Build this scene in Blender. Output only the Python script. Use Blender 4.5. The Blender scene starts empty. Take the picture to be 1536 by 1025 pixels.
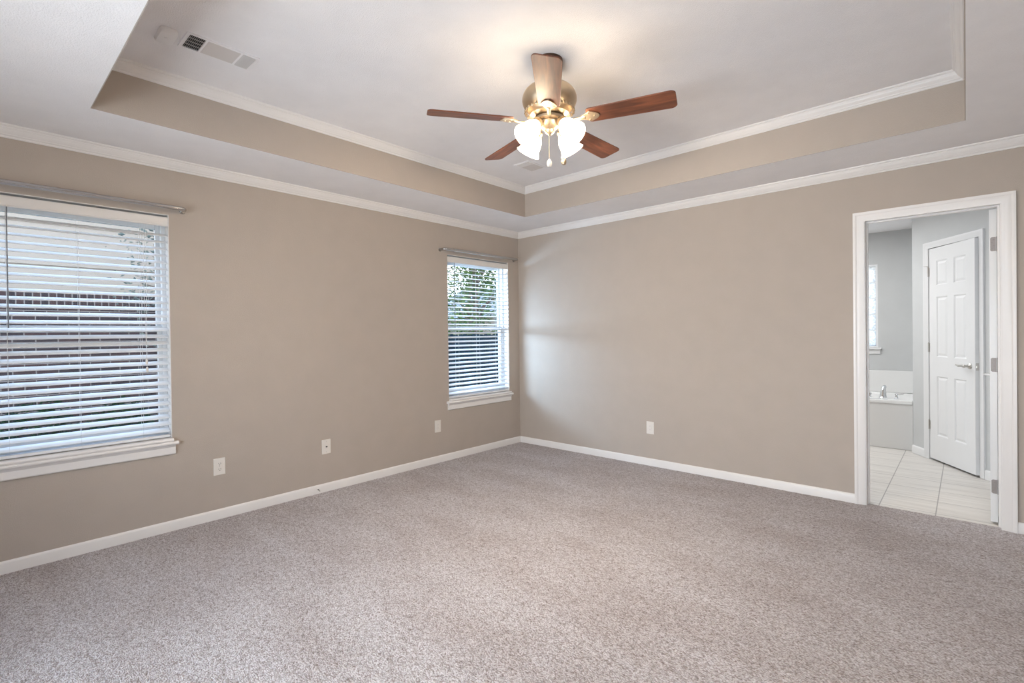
import bpy, math, random
from mathutils import Vector, Matrix

random.seed(7)
PI = math.pi
SC = bpy.context.scene
COL = SC.collection

# ------------------------------------------------------------------ camera
CAM_POS = (3.875, -4.3709, 1.2749)
YAW, PITCH, ROLL = math.radians(42.3752), math.radians(-0.4034), math.radians(-0.7087)
F_PX, SHIFT_PX = 746.9, -7.155


def camera_matrix():
    cy, sy, cp, sp = math.cos(YAW), math.sin(YAW), math.cos(PITCH), math.sin(PITCH)
    f = Vector((-sy * cp, cy * cp, sp))
    r = Vector((cy, sy, 0))
    u = r.cross(f)
    c, s = math.cos(ROLL), math.sin(ROLL)
    r, u = c * r + s * u, -s * r + c * u
    m = Matrix((r, u, -f)).transposed().to_4x4()
    m.translation = CAM_POS
    return m


cam_data = bpy.data.cameras.new('camera')
cam = bpy.data.objects.new('camera', cam_data)
COL.objects.link(cam)
cam.matrix_world = camera_matrix()
cam_data.sensor_fit = 'HORIZONTAL'
cam_data.sensor_width = 36.0
cam_data.lens = F_PX / 1536 * 36
cam_data.shift_y = SHIFT_PX / 1536
cam_data.clip_start = 0.02
SC.camera = cam

# ------------------------------------------------------------------ light and exposure
SKY_STRENGTH = 4.6
SUN_STRENGTH = 2.2
SHADE_GLOW = 17.0
BULB_WATTS = 31.0
BATH_WATTS = 44.0
FILL_WATTS = 53.0
CORNER_WATTS = 150.0
EXPOSURE = 0.09

SC.view_settings.view_transform = 'Standard'
SC.view_settings.look = 'None'
SC.view_settings.exposure = EXPOSURE
SC.view_settings.gamma = 1.0
SC.view_settings.use_curve_mapping = False

world = bpy.data.worlds.new('sky')
SC.world = world
world.use_nodes = True
wn, wl = world.node_tree.nodes, world.node_tree.links
wn.clear()
w_out = wn.new('ShaderNodeOutputWorld')
w_bg = wn.new('ShaderNodeBackground')
w_tc = wn.new('ShaderNodeTexCoord')
w_sep = wn.new('ShaderNodeSeparateXYZ')
w_ramp = wn.new('ShaderNodeValToRGB')
w_ramp.color_ramp.elements[0].position = 0.0
w_ramp.color_ramp.elements[0].color = (0.92, 0.97, 1.0, 1)
w_ramp.color_ramp.elements[1].position = 0.75
w_ramp.color_ramp.elements[1].color = (0.42, 0.66, 1.0, 1)
wl.new(w_tc.outputs['Generated'], w_sep.inputs[0])
wl.new(w_sep.outputs['Z'], w_ramp.inputs[0])
wl.new(w_ramp.outputs[0], w_bg.inputs['Color'])
w_bg.inputs['Strength'].default_value = SKY_STRENGTH
wl.new(w_bg.outputs[0], w_out.inputs[0])

sun_d = bpy.data.lights.new('sun', 'SUN')
sun_d.energy = SUN_STRENGTH
sun_d.angle = math.radians(6)
sun_d.color = (1.0, 0.93, 0.82)
sun = bpy.data.objects.new('sun', sun_d)
COL.objects.link(sun)
sun.location = (8, -4, 12)
sun.rotation_euler = Vector((-0.62, 0.25, -0.74)).to_track_quat('-Z', 'Y').to_euler()


def area_lamp(name, loc, size, watts, color, direction=(0, 0, -1)):
    d = bpy.data.lights.new(name, 'AREA')
    d.shape = 'RECTANGLE'
    d.size, d.size_y = size
    d.energy = watts
    d.color = color
    o = bpy.data.objects.new(name, d)
    COL.objects.link(o)
    o.location = loc
    o.rotation_euler = Vector(direction).to_track_quat('-Z', 'Y').to_euler()
    return o


area_lamp('bathroom_lamp', (2.15, 1.6, 2.41), (1.4, 1.9), BATH_WATTS, (0.98, 0.99, 1.0))

# added fill lamp, unseen, standing in for daylight from behind the camera
area_lamp('rear_fill', (2.55, -5.62, 1.08), (2.2, 0.92), FILL_WATTS, (0.80, 0.90, 1.0), (0, 1, -0.04)).data.spread = math.radians(112)
# added lamp hidden outside the corner window, standing in for its low daylight
area_lamp('corner_fill', (-1.15, -2.0, 1.42), (1.3, 0.24), CORNER_WATTS, (0.48, 0.72, 1.0), (0.55, 0.83, 0.0))

# ------------------------------------------------------------------ helpers


class MB:
    """collects shapes; build() links them as one mesh object"""

    def __init__(self):
        self.v, self.f = [], []

    def add(self, verts, faces, M=None):
        n = len(self.v)
        for p in verts:
            p = Vector(p)
            self.v.append(tuple(M @ p) if M is not None else tuple(p))
        self.f += [tuple(i + n for i in f) for f in faces]
        return self

    def box(self, x0, x1, y0, y1, z0, z1, M=None):
        vs = [(x0, y0, z0), (x1, y0, z0), (x1, y1, z0), (x0, y1, z0), (x0, y0, z1), (x1, y0, z1), (x1, y1, z1), (x0, y1, z1)]
        fs = [(0, 3, 2, 1), (4, 5, 6, 7), (0, 1, 5, 4), (1, 2, 6, 5), (2, 3, 7, 6), (3, 0, 4, 7)]
        return self.add(vs, fs, M)

    def lathe(self, prof, n=40, M=None, cap0=True, cap1=True):
        vs, fs = [], []
        for r, z in prof:
            for k in range(n):
                a = 2 * PI * k / n
                vs.append((r * math.cos(a), r * math.sin(a), z))
        for i in range(len(prof) - 1):
            for k in range(n):
                k2 = (k + 1) % n
                fs.append((i * n + k, i * n + k2, (i + 1) * n + k2, (i + 1) * n + k))
        if cap0:
            fs.append(tuple(range(n - 1, -1, -1)))
        if cap1:
            b = (len(prof) - 1) * n
            fs.append(tuple(b + k for k in range(n)))
        return self.add(vs, fs, M)

    def tube(self, pts, r, n=12, M=None, flat=1.0):
        pts = [Vector(p) for p in pts]
        rs = r if isinstance(r, (list, tuple)) else [r] * len(pts)
        vs, fs = [], []
        t0 = (pts[1] - pts[0]).normalized()
        ref = Vector((0, 0, 1)) if abs(t0.z) < 0.9 else Vector((1, 0, 0))
        u = t0.cross(ref).normalized()
        for i, p in enumerate(pts):
            if i == 0:
                t = t0
            elif i == len(pts) - 1:
                t = (pts[i] - pts[i - 1]).normalized()
            else:
                t = ((pts[i + 1] - p).normalized() + (p - pts[i - 1]).normalized()).normalized()
            u = (u - t * u.dot(t)).normalized()
            w = t.cross(u)
            for k in range(n):
                a = 2 * PI * k / n
                vs.append(p + (u * math.cos(a) + w * math.sin(a) * flat) * rs[i])
        for i in range(len(pts) - 1):
            for k in range(n):
                k2 = (k + 1) % n
                fs.append((i * n + k, i * n + k2, (i + 1) * n + k2, (i + 1) * n + k))
        fs.append(tuple(range(n - 1, -1, -1)))
        b = (len(pts) - 1) * n
        fs.append(tuple(b + k for k in range(n)))
        return self.add(vs, fs, M)

    def prism(self, poly, z0, z1, M=None):
        n = len(poly)
        vs = [(x, y, z0) for x, y in poly] + [(x, y, z1) for x, y in poly]
        fs = [tuple(range(n - 1, -1, -1)), tuple(n + i for i in range(n))]
        fs += [(i, (i + 1) % n, n + (i + 1) % n, n + i) for i in range(n)]
        return self.add(vs, fs, M)

    def extrude(self, prof, a, b, M=None):
        """profile of (x, z) pairs run along y from a to b"""
        n = len(prof)
        vs = [(x, a, z) for x, z in prof] + [(x, b, z) for x, z in prof]
        fs = [tuple(range(n)), tuple(2 * n - 1 - i for i in range(n))]
        fs += [(i, n + i, n + (i + 1) % n, (i + 1) % n) for i in range(n)]
        return self.add(vs, fs, M)

    def ring(self, x0, x1, y0, y1, prof):
        """closed profile of (inset, z) swept round a rectangle with mitred corners"""
        n = len(prof)
        vs, fs = [], []
        for i, z in prof:
            vs += [(x0 + i, y0 + i, z), (x1 - i, y0 + i, z), (x1 - i, y1 - i, z), (x0 + i, y1 - i, z)]
        for k in range(n):
            k2 = (k + 1) % n
            for c in range(4):
                c2 = (c + 1) % 4
                fs.append((k * 4 + c, k * 4 + c2, k2 * 4 + c2, k2 * 4 + c))
        return self.add(vs, fs)

    def build(self, name, mat, parent=None, smooth=35, bevel=0, loc=None, fix=True):
        me = bpy.data.meshes.new(name)
        me.from_pydata(self.v, [], self.f)
        me.validate()
        if fix:
            import bmesh
            bm = bmesh.new()
            bm.from_mesh(me)
            bmesh.ops.recalc_face_normals(bm, faces=bm.faces)
            bm.to_mesh(me)
            bm.free()
        if smooth:
            for p in me.polygons:
                p.use_smooth = True
            me.set_sharp_from_angle(angle=math.radians(smooth))
        o = bpy.data.objects.new(name, me)
        COL.objects.link(o)
        me.materials.append(mat)
        if parent is not None:
            o.parent = parent
        if loc is not None:
            o.location = loc
        if bevel:
            m = o.modifiers.new('bevel', 'BEVEL')
            m.width = bevel
            m.segments = 2
            m.limit_method = 'ANGLE'
            m.angle_limit = math.radians(50)
        return o


def box(name, mat, b, parent=None, bevel=0):
    return MB().box(*b).build(name, mat, parent, bevel=bevel)


def struct(o):
    o['kind'] = 'structure'
    return o


def tag(o, label, cat, group=None):
    o['label'] = label
    o['category'] = cat
    if group:
        o['group'] = group
    return o


def thing(name, label, cat, loc=(0, 0, 0), rot=None, group=None):
    o = bpy.data.objects.new(name, None)
    o.empty_display_size = 0.05
    COL.objects.link(o)
    o.location = loc
    if rot is not None:
        o.rotation_euler = rot
    return tag(o, label, cat, group)


def frame_empty(name, loc=(0, 0, 0), rot=None):
    o = bpy.data.objects.new(name, None)
    o.empty_display_size = 0.05
    COL.objects.link(o)
    o.location = loc
    if rot is not None:
        o.rotation_euler = rot
    return struct(o)


# ------------------------------------------------------------------ materials


def new_mat(name):
    m = bpy.data.materials.new(name)
    m.use_nodes = True
    nt = m.node_tree
    b = nt.nodes['Principled BSDF']
    return m, nt, b


def plain(name, color, rough=0.5, metal=0.0, bump=None, coat=0.0, spec=None, vary=0.03):
    """one colour with a faint mottling, optional fine bump (scale, strength, distance)"""
    m, nt, b = new_mat(name)
    tc = nt.nodes.new('ShaderNodeTexCoord')
    nz = nt.nodes.new('ShaderNodeTexNoise')
    nz.inputs['Scale'].default_value = 6
    nz.inputs['Detail'].default_value = 4
    nt.links.new(tc.outputs['Object'], nz.inputs['Vector'])
    rp = nt.nodes.new('ShaderNodeValToRGB')
    rp.color_ramp.elements[0].position = 0.3
    rp.color_ramp.elements[1].position = 0.7
    rp.color_ramp.elements[0].color = tuple(max(0, c * (1 - vary)) for c in color) + (1,)
    rp.color_ramp.elements[1].color = tuple(min(1, c * (1 + vary)) for c in color) + (1,)
    nt.links.new(nz.outputs[0], rp.inputs[0])
    nt.links.new(rp.outputs[0], b.inputs['Base Color'])
    b.inputs['Roughness'].default_value = rough
    b.inputs['Metallic'].default_value = metal
    if spec is not None:
        b.inputs['Specular IOR Level'].default_value = spec
    if coat:
        b.inputs['Coat Weight'].default_value = coat
        b.inputs['Coat Roughness'].default_value = 0.15
    if bump:
        n2 = nt.nodes.new('ShaderNodeTexNoise')
        n2.inputs['Scale'].default_value = bump[0]
        n2.inputs['Detail'].default_value = 3
        nt.links.new(tc.outputs['Object'], n2.inputs['Vector'])
        bp = nt.nodes.new('ShaderNodeBump')
        bp.inputs['Strength'].default_value = bump[1]
        bp.inputs['Distance'].default_value = bump[2]
        nt.links.new(n2.outputs[0], bp.inputs['Height'])
        nt.links.new(bp.outputs[0], b.inputs['Normal'])
    return m


def carpet_material():
    m, nt, b = new_mat('carpet')
    L = nt.links.new
    tc = nt.nodes.new('ShaderNodeTexCoord')

    def noise(scale, detail, rough=0.5, stretch=None):
        n = nt.nodes.new('ShaderNodeTexNoise')
        n.inputs['Scale'].default_value = scale
        n.inputs['Detail'].default_value = detail
        n.inputs['Roughness'].default_value = rough
        if stretch:
            mp = nt.nodes.new('ShaderNodeMapping')
            mp.inputs['Rotation'].default_value = (0, 0, stretch[0])
            mp.inputs['Scale'].default_value = stretch[1]
            L(tc.outputs['Object'], mp.inputs[0])
            L(mp.outputs[0], n.inputs['Vector'])
        else:
            L(tc.outputs['Object'], n.inputs['Vector'])
        return n

    def ramp(src, p0, c0, p1, c1):
        r = nt.nodes.new('ShaderNodeValToRGB')
        r.color_ramp.elements[0].position = p0
        r.color_ramp.elements[0].color = c0 + (1,)
        r.color_ramp.elements[1].position = p1
        r.color_ramp.elements[1].color = c1 + (1,)
        L(src, r.inputs[0])
        return r

    def mult(a, c):
        x = nt.nodes.new('ShaderNodeMix')
        x.data_type = 'RGBA'
        x.blend_type = 'MULTIPLY'
        x.inputs[0].default_value = 1
        L(a, x.inputs[6])
        L(c, x.inputs[7])
        return x.outputs[2]

    patch = noise(1.3, 5, 0.6, (0.9, (1.0, 2.2, 1)))
    mid = noise(26, 3, 0.6, (0.4, (1, 1.8, 1)))
    pits = noise(75, 4, 0.7, (0.5, (1, 1.9, 1)))
    wob = noise(40, 2)
    off = nt.nodes.new('ShaderNodeMixRGB')
    off.blend_type = 'ADD'
    off.inputs[0].default_value = 0.012
    L(tc.outputs['Object'], off.inputs[1])
    L(wob.outputs[1], off.inputs[2])
    vm = nt.nodes.new('ShaderNodeMapping')
    vm.inputs['Rotation'].default_value = (0, 0, 0.6)
    vm.inputs['Scale'].default_value = (1.0, 1.7, 1.0)
    L(off.outputs[0], vm.inputs[0])
    vo = nt.nodes.new('ShaderNodeTexVoronoi')
    vo.inputs['Scale'].default_value = 125
    L(vm.outputs[0], vo.inputs['Vector'])
    vs_ = nt.nodes.new('ShaderNodeSeparateColor')
    L(vo.outputs['Color'], vs_.inputs[0])
    c0 = ramp(vs_.outputs[0], 0.0, (0.53, 0.49, 0.495), 0.6, (0.84, 0.81, 0.835))
    c1 = ramp(vo.outputs['Distance'], 0.35, (1, 1, 1), 0.85, (0.52, 0.46, 0.43))
    c2 = ramp(patch.outputs[0], 0.36, (0.85, 0.82, 0.80), 0.62, (1.0, 1.0, 1.0))
    c3 = ramp(mid.outputs[0], 0.34, (0.80, 0.77, 0.75), 0.52, (1, 1, 1))
    c4 = ramp(pits.outputs[0], 0.30, (0.38, 0.30, 0.27), 0.43, (1, 1, 1))
    L(mult(mult(mult(mult(c0.outputs[0], c1.outputs[0]), c2.outputs[0]), c3.outputs[0]), c4.outputs[0]), b.inputs['Base Color'])
    b.inputs['Roughness'].default_value = 0.95
    b.inputs['Specular IOR Level'].default_value = 0.1
    b.inputs['Sheen Weight'].default_value = 0.15
    ad = nt.nodes.new('ShaderNodeMath')
    ad.operation = 'MULTIPLY_ADD'
    L(mid.outputs[0], ad.inputs[0])
    ad.inputs[1].default_value = 0.8
    L(c1.outputs[0], ad.inputs[2])
    bp = nt.nodes.new('ShaderNodeBump')
    bp.inputs['Strength'].default_value = 0.9
    bp.inputs['Distance'].default_value = 0.012
    L(ad.outputs[0], bp.inputs['Height'])
    L(bp.outputs[0], b.inputs['Normal'])
    return m


def brick_material(name, bw, bh, swap=False):
    m, nt, b = new_mat(name)
    L = nt.links.new
    tc = nt.nodes.new('ShaderNodeTexCoord')
    sp = nt.nodes.new('ShaderNodeSeparateXYZ')
    cb = nt.nodes.new('ShaderNodeCombineXYZ')
    L(tc.outputs['Object'], sp.inputs[0])
    ad = nt.nodes.new('ShaderNodeMath')
    L(sp.outputs['X'], ad.inputs[0])
    L(sp.outputs['Y'], ad.inputs[1])
    L(ad.outputs[0], cb.inputs[0])
    L(sp.outputs['Z'], cb.inputs[1])
    bt = nt.nodes.new('ShaderNodeTexBrick')
    bt.offset = 0 if swap else 0.5
    bt.inputs['Scale'].default_value = 1
    bt.inputs['Brick Width'].default_value = bw
    bt.inputs['Row Height'].default_value = bh
    bt.inputs['Mortar Size'].default_value = 0.006
    bt.inputs['Mortar Smooth'].default_value = 0.1
    bt.inputs['Color1'].default_value = (0.014, 0.008, 0.011, 1)
    bt.inputs['Color2'].default_value = (0.046, 0.020, 0.018, 1)
    bt.inputs['Mortar'].default_value = (0.15, 0.135, 0.13, 1)
    bt.inputs['Bias'].default_value = -0.35
    L(cb.outputs[0], bt.inputs['Vector'])
    L(bt.outputs['Color'], b.inputs['Base Color'])
    b.inputs['Roughness'].default_value = 0.85
    return m


def tile_material():
    m, nt, b = new_mat('bathroom_tile')
    L = nt.links.new
    tc = nt.nodes.new('ShaderNodeTexCoord')
    mp = nt.nodes.new('ShaderNodeMapping')
    mp.inputs['Location'].default_value = (-3.403, -0.105, 0)
    L(tc.outputs['Object'], mp.inputs[0])
    bt = nt.nodes.new('ShaderNodeTexBrick')
    bt.offset = 0
    bt.inputs['Scale'].default_value = 1
    bt.inputs['Brick Width'].default_value = 0.312
    bt.inputs['Row Height'].default_value = 0.312
    bt.inputs['Mortar Size'].default_value = 0.0035
    bt.inputs['Mortar Smooth'].default_value = 0.2
    bt.inputs['Mortar'].default_value = (0.30, 0.28, 0.26, 1)
    st = nt.nodes.new('ShaderNodeTexNoise')
    st.inputs['Scale'].default_value = 1
    st.inputs['Detail'].default_value = 5
    m2 = nt.nodes.new('ShaderNodeMapping')
    m2.inputs['Scale'].default_value = (2.0, 22, 1)
    L(tc.outputs['Object'], m2.inputs[0])
    L(m2.outputs[0], st.inputs['Vector'])
    rp = nt.nodes.new('ShaderNodeValToRGB')
    rp.color_ramp.elements[0].position = 0.3
    rp.color_ramp.elements[0].color = (0.60, 0.57, 0.53, 1)
    rp.color_ramp.elements[1].position = 0.6
    rp.color_ramp.elements[1].color = (0.72, 0.69, 0.65, 1)
    L(st.outputs[0], rp.inputs[0])
    L(rp.outputs[0], bt.inputs['Color1'])
    L(rp.outputs[0], bt.inputs['Color2'])
    L(mp.outputs[0], bt.inputs['Vector'])
    L(bt.outputs['Color'], b.inputs['Base Color'])
    b.inputs['Roughness'].default_value = 0.3
    return m


def wood_material():
    m, nt, b = new_mat('mahogany')
    L = nt.links.new
    tc = nt.nodes.new('ShaderNodeTexCoord')
    mp = nt.nodes.new('ShaderNodeMapping')
    mp.inputs['Scale'].default_value = (3, 38, 38)
    L(tc.outputs['Object'], mp.inputs[0])
    nz = nt.nodes.new('ShaderNodeTexNoise')
    nz.inputs['Scale'].default_value = 1.0
    nz.inputs['Detail'].default_value = 6
    nz.inputs['Distortion'].default_value = 1.2
    L(mp.outputs[0], nz.inputs['Vector'])
    rp = nt.nodes.new('ShaderNodeValToRGB')
    rp.color_ramp.elements[0].position = 0.28
    rp.color_ramp.elements[0].color = (0.060, 0.020, 0.011, 1)
    rp.color_ramp.elements[1].position = 0.72
    rp.color_ramp.elements[1].color = (0.235, 0.078, 0.036, 1)
    L(nz.outputs[0], rp.inputs[0])
    L(rp.outputs[0], b.inputs['Base Color'])
    b.inputs['Roughness'].default_value = 0.38
    return m


def glass_material(name, tint=(1, 1, 1), gloss=0.02, rough=0.0):
    m, nt, b = new_mat(name)
    nt.nodes.remove(b)
    out = nt.nodes['Material Output']
    tr = nt.nodes.new('ShaderNodeBsdfTransparent')
    tr.inputs[0].default_value = tint + (1,)
    gl = nt.nodes.new('ShaderNodeBsdfGlossy')
    gl.inputs['Roughness'].default_value = rough
    mx = nt.nodes.new('ShaderNodeMixShader')
    mx.inputs[0].default_value = gloss
    nt.links.new(tr.outputs[0], mx.inputs[1])
    nt.links.new(gl.outputs[0], mx.inputs[2])
    nt.links.new(mx.outputs[0], out.inputs[0])
    return m


def frosted_material():
    m, nt, b = new_mat('frosted_glass')
    L = nt.links.new
    nt.nodes.remove(b)
    out = nt.nodes['Material Output']
    tc = nt.nodes.new('ShaderNodeTexCoord')
    vo = nt.nodes.new('ShaderNodeTexVoronoi')
    vo.inputs['Scale'].default_value = 55
    L(tc.outputs['Object'], vo.inputs['Vector'])
    rp = nt.nodes.new('ShaderNodeValToRGB')
    rp.color_ramp.elements[0].color = (0.95, 0.93, 0.89, 1)
    rp.color_ramp.elements[1].position = 0.75
    rp.color_ramp.elements[1].color = (0.52, 0.53, 0.54, 1)
    L(vo.outputs['Distance'], rp.inputs[0])
    tl = nt.nodes.new('ShaderNodeBsdfTranslucent')
    L(rp.outputs[0], tl.inputs[0])
    gl = nt.nodes.new('ShaderNodeBsdfGlossy')
    gl.inputs['Roughness'].default_value = 0.2
    mx = nt.nodes.new('ShaderNodeMixShader')
    mx.inputs[0].default_value = 0.08
    L(tl.outputs[0], mx.inputs[1])
    L(gl.outputs[0], mx.inputs[2])
    L(mx.outputs[0], out.inputs[0])
    return m


def glow_material(name, color, strength):
    m, nt, b = new_mat(name)
    b.inputs['Base Color'].default_value = (0.9, 0.88, 0.84, 1)
    b.inputs['Roughness'].default_value = 0.25
    b.inputs['Emission Color'].default_value = color + (1,)
    b.inputs['Emission Strength'].default_value = strength
    return m


def leaf_material(name, c0, c1):
    m, nt, b = new_mat(name)
    L = nt.links.new
    nt.nodes.remove(b)
    out = nt.nodes['Material Output']
    tc = nt.nodes.new('ShaderNodeTexCoord')
    nz = nt.nodes.new('ShaderNodeTexNoise')
    nz.inputs['Scale'].default_value = 3.5
    nz.inputs['Detail'].default_value = 3
    L(tc.outputs['Object'], nz.inputs['Vector'])
    rp = nt.nodes.new('ShaderNodeValToRGB')
    rp.color_ramp.elements[0].position = 0.35
    rp.color_ramp.elements[0].color = c0 + (1,)
    rp.color_ramp.elements[1].position = 0.65
    rp.color_ramp.elements[1].color = c1 + (1,)
    L(nz.outputs[0], rp.inputs[0])
    d = nt.nodes.new('ShaderNodeBsdfDiffuse')
    t = nt.nodes.new('ShaderNodeBsdfTranslucent')
    L(rp.outputs[0], d.inputs[0])
    L(rp.outputs[0], t.inputs[0])
    mx = nt.nodes.new('ShaderNodeMixShader')
    mx.inputs[0].default_value = 0.4
    L(d.outputs[0], mx.inputs[1])
    L(t.outputs[0], mx.inputs[2])
    L(mx.outputs[0], out.inputs[0])
    return m


WALL = plain('greige_wall_paint', (0.45, 0.392, 0.34), 0.75, bump=(210, 0.35, 0.004), vary=0.02, spec=0.25)
CEIL = plain('textured_white_ceiling', (0.87, 0.852, 0.852), 0.9, bump=(185, 0.6, 0.004), vary=0.02, spec=0.1)
TRIM = plain('white_trim_paint', (0.78, 0.755, 0.735), 0.35, vary=0.01)
DOORW = plain('white_door_paint', (0.76, 0.76, 0.76), 0.32, vary=0.01)
BATHWALL = plain('pale_grey_wall_paint', (0.56, 0.57, 0.57), 0.7, bump=(210, 0.3, 0.003), vary=0.02)
VINYL = plain('white_vinyl', (0.80, 0.81, 0.82), 0.35, vary=0.01)
SLAT = plain('white_blind_slat', (0.78, 0.79, 0.81), 0.4, vary=0.01)
VALANCE = plain('cream_white_valance', (0.74, 0.71, 0.68), 0.4, vary=0.01)
CORD = plain('white_cord', (0.72, 0.72, 0.72), 0.8)
WAND = plain('clear_smoky_wand', (0.12, 0.13, 0.15), 0.15)
PLATE = plain('white_plastic', (0.74, 0.70, 0.65), 0.35, vary=0.01)
WHITE = plain('white_abs_plastic', (0.84, 0.83, 0.83), 0.35, vary=0.01)
SLOT = plain('dark_slot', (0.03, 0.028, 0.025), 0.6)
NICKEL = plain('satin_nickel', (0.55, 0.53, 0.50), 0.32, 1.0)
CHROME = plain('chrome', (0.80, 0.82, 0.84), 0.12, 1.0)
ROD = plain('brushed_silver', (0.52, 0.51, 0.50), 0.20, 1.0)
HINGE = plain('hinge_steel', (0.30, 0.27, 0.255), 0.5, 0.5)
BRASS = plain('antique_brass', (0.56, 0.45, 0.32), 0.40, 1.0, vary=0.25)
BRONZE = plain('dark_bronze', (0.085, 0.052, 0.035), 0.4, 0.8)
ACRYL = plain('white_acrylic', (0.80, 0.80, 0.79), 0.16, vary=0.005)
CARPET = carpet_material()
TILE = tile_material()
WOOD = wood_material()
GLASS = glass_material('window_glass')
FROST = frosted_material()
VENTM = plain('vent_enamel', (0.66, 0.62, 0.59), 0.5, vary=0.01)
DUCT = plain('dark_duct', (0.035, 0.033, 0.032), 0.8)

# ------------------------------------------------------------------ room shell
Z1, Z2 = 2.44, 2.725                  # soffit and tray heights
RX, RY = 4.80, -5.40                  # right wall and back wall
TX0, TX1, TY0, TY1 = 0.606, 3.878, -3.932, -0.571
DX0, DX1, DH = 3.339, 4.034, 2.05     # bathroom doorway
WT = 0.12                             # thickness of the inner wall
WIN = [(-4.37, -3.462), (-1.082, -0.176)]
WZ0, WZ1 = 0.598, 2.082


def wall_grid(us, vs, holes, fn, t):
    """slab of rectangular cells with holes; fn(u, v, depth) -> xyz"""
    mb = MB()
    us = sorted(set(us + [h[0] for h in holes] + [h[1] for h in holes]))
    vs = sorted(set(vs + [h[2] for h in holes] + [h[3] for h in holes]))

    def solid(i, j):
        if i < 0 or j < 0 or i >= len(us) - 1 or j >= len(vs) - 1:
            return False
        u, v = (us[i] + us[i + 1]) / 2, (vs[j] + vs[j + 1]) / 2
        return not any(h[0] < u < h[1] and h[2] < v < h[3] for h in holes)

    for i in range(len(us) - 1):
        for j in range(len(vs) - 1):
            if not solid(i, j):
                continue
            u0, u1, v0, v1 = us[i], us[i + 1], vs[j], vs[j + 1]
            for d in (0, t):
                mb.add([fn(u0, v0, d), fn(u1, v0, d), fn(u1, v1, d), fn(u0, v1, d)], [(0, 1, 2, 3)])
            for (di, dj, a, b) in ((-1, 0, (u0, v0), (u0, v1)), (1, 0, (u1, v0), (u1, v1)), (0, -1, (u0, v0), (u1, v0)), (0, 1, (u0, v1), (u1, v1))):
                if not solid(i + di, j + dj):
                    mb.add([fn(*a, 0), fn(*b, 0), fn(*b, t), fn(*a, t)], [(0, 1, 2, 3)])
    import bmesh
    me = bpy.data.meshes.new('tmp')
    me.from_pydata(mb.v, [], mb.f)
    bm = bmesh.new()
    bm.from_mesh(me)
    bmesh.ops.remove_doubles(bm, verts=bm.verts, dist=1e-5)
    mb.v = [tuple(v.co) for v in bm.verts]
    bm.verts.index_update()
    mb.f = [tuple(v.index for v in f.verts) for f in bm.faces]
    bm.free()
    bpy.data.meshes.remove(me)
    return mb


struct(box('floor', CARPET, (0, RX, RY, 0.045, -0.10, 0.0)))
struct(wall_grid([RY, 0.0], [-0.1, Z1], [(a, b, WZ0, WZ1) for a, b in WIN], lambda u, v, d: (-d, u, v), 0.15)
       .build('wall_left', WALL, smooth=0))
struct(wall_grid([-0.15, RX], [-0.1, Z1], [(DX0 - 0.02, DX1 + 0.02, -0.1, DH + 0.02)], lambda u, v, d: (u, d, v), WT)
       .build('wall_back', WALL, smooth=0))
struct(wall_grid([RY, 0.0], [-0.1, Z1], [], lambda u, v, d: (RX + d, u, v), 0.12).build('wall_right', WALL, smooth=0))
struct(wall_grid([-0.15, RX + 0.12], [-0.1, Z1], [(1.35, 3.75, 0.6, 2.08)], lambda u, v, d: (u, RY - d, v), 0.15)
       .build('wall_front', WALL, smooth=0))

# ceiling: soffit ring, the raised tray above it
ce = struct(wall_grid([-0.15, RX + 0.12], [RY - 0.15, WT], [(TX0, TX1, TY0, TY1)], lambda u, v, d: (u, v, Z1 + d), 0.02)
            .build('ceiling', CEIL, smooth=0))
MB().box(TX0 - 0.12, TX1 + 0.12, TY0 - 0.12, TY1 + 0.12, Z2, Z2 + 0.12).build('raised_panel', CEIL, ce, smooth=0)
tf = MB()
tf.box(TX0 - 0.12, TX0, TY0 - 0.12, TY1 + 0.12, Z1 + 0.02, Z2)
tf.box(TX1, TX1 + 0.12, TY0 - 0.12, TY1 + 0.12, Z1 + 0.02, Z2)
tf.box(TX0, TX1, TY0 - 0.12, TY0, Z1 + 0.02, Z2)
tf.box(TX0, TX1, TY1, TY1 + 0.12, Z1 + 0.02, Z2)
# a painted skin brings the tray face down flush with the soffit's edge
for b in ((TX0, TX0 + 0.004, TY0, TY1), (TX1 - 0.004, TX1, TY0, TY1), (TX0, TX1, TY0, TY0 + 0.004), (TX0, TX1, TY1 - 0.004, TY1)):
    tf.box(*b, Z1, Z2 - 0.001)
tf.build('tray_face', WALL, ce, smooth=0)


def crown(zc, h, p):
    s, q = h / 0.0626, p / 0.058
    pr = [(0, 0), (0, -.0626), (.006, -.0626), (.0095, -.0590), (.0095, -.0545), (.0135, -.0510), (.0195, -.0480), (.0215, -.0435), (.0235, -.0425),
          (.0310, -.0360), (.0370, -.0285), (.0385, -.0245), (.0405, -.0240), (.0455, -.0165), (.0455, -.0115), (.0520, -.0090), (.0570, -.0050), (.0580, 0)]
    return [(a * q, zc + b * s) for a, b in pr]


struct(MB().ring(0, RX, RY, 0, crown(Z1, 0.0626, 0.058)).build('trim_1', TRIM, smooth=14))
struct(MB().ring(TX0 + .004, TX1 - .004, TY0 + .004, TY1 - .004, crown(Z2, 0.0600, 0.050)).build('trim_2', TRIM, smooth=14))

BASE = [(0, 0), (0.012, 0), (0.012, 0.054), (0.009, 0.063), (0.004, 0.0684), (0, 0.0684)]
CAS_W = 0.066


def base_run(name, a, b, mat=TRIM, prof=BASE):
    """baseboard from point a to point b; the room lies to the left of a->b"""
    a, b = Vector(a), Vector(b)
    d = b - a
    ang = math.atan2(d.y, d.x)
    M = Matrix.Translation((a.x, a.y, 0)) @ Matrix.Rotation(ang - PI / 2, 4, 'Z')
    mb = MB()
    mb.extrude([(-x, z) for x, z in prof], 0, d.length, M)
    return struct(mb.build(name, mat, smooth=25))


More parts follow.
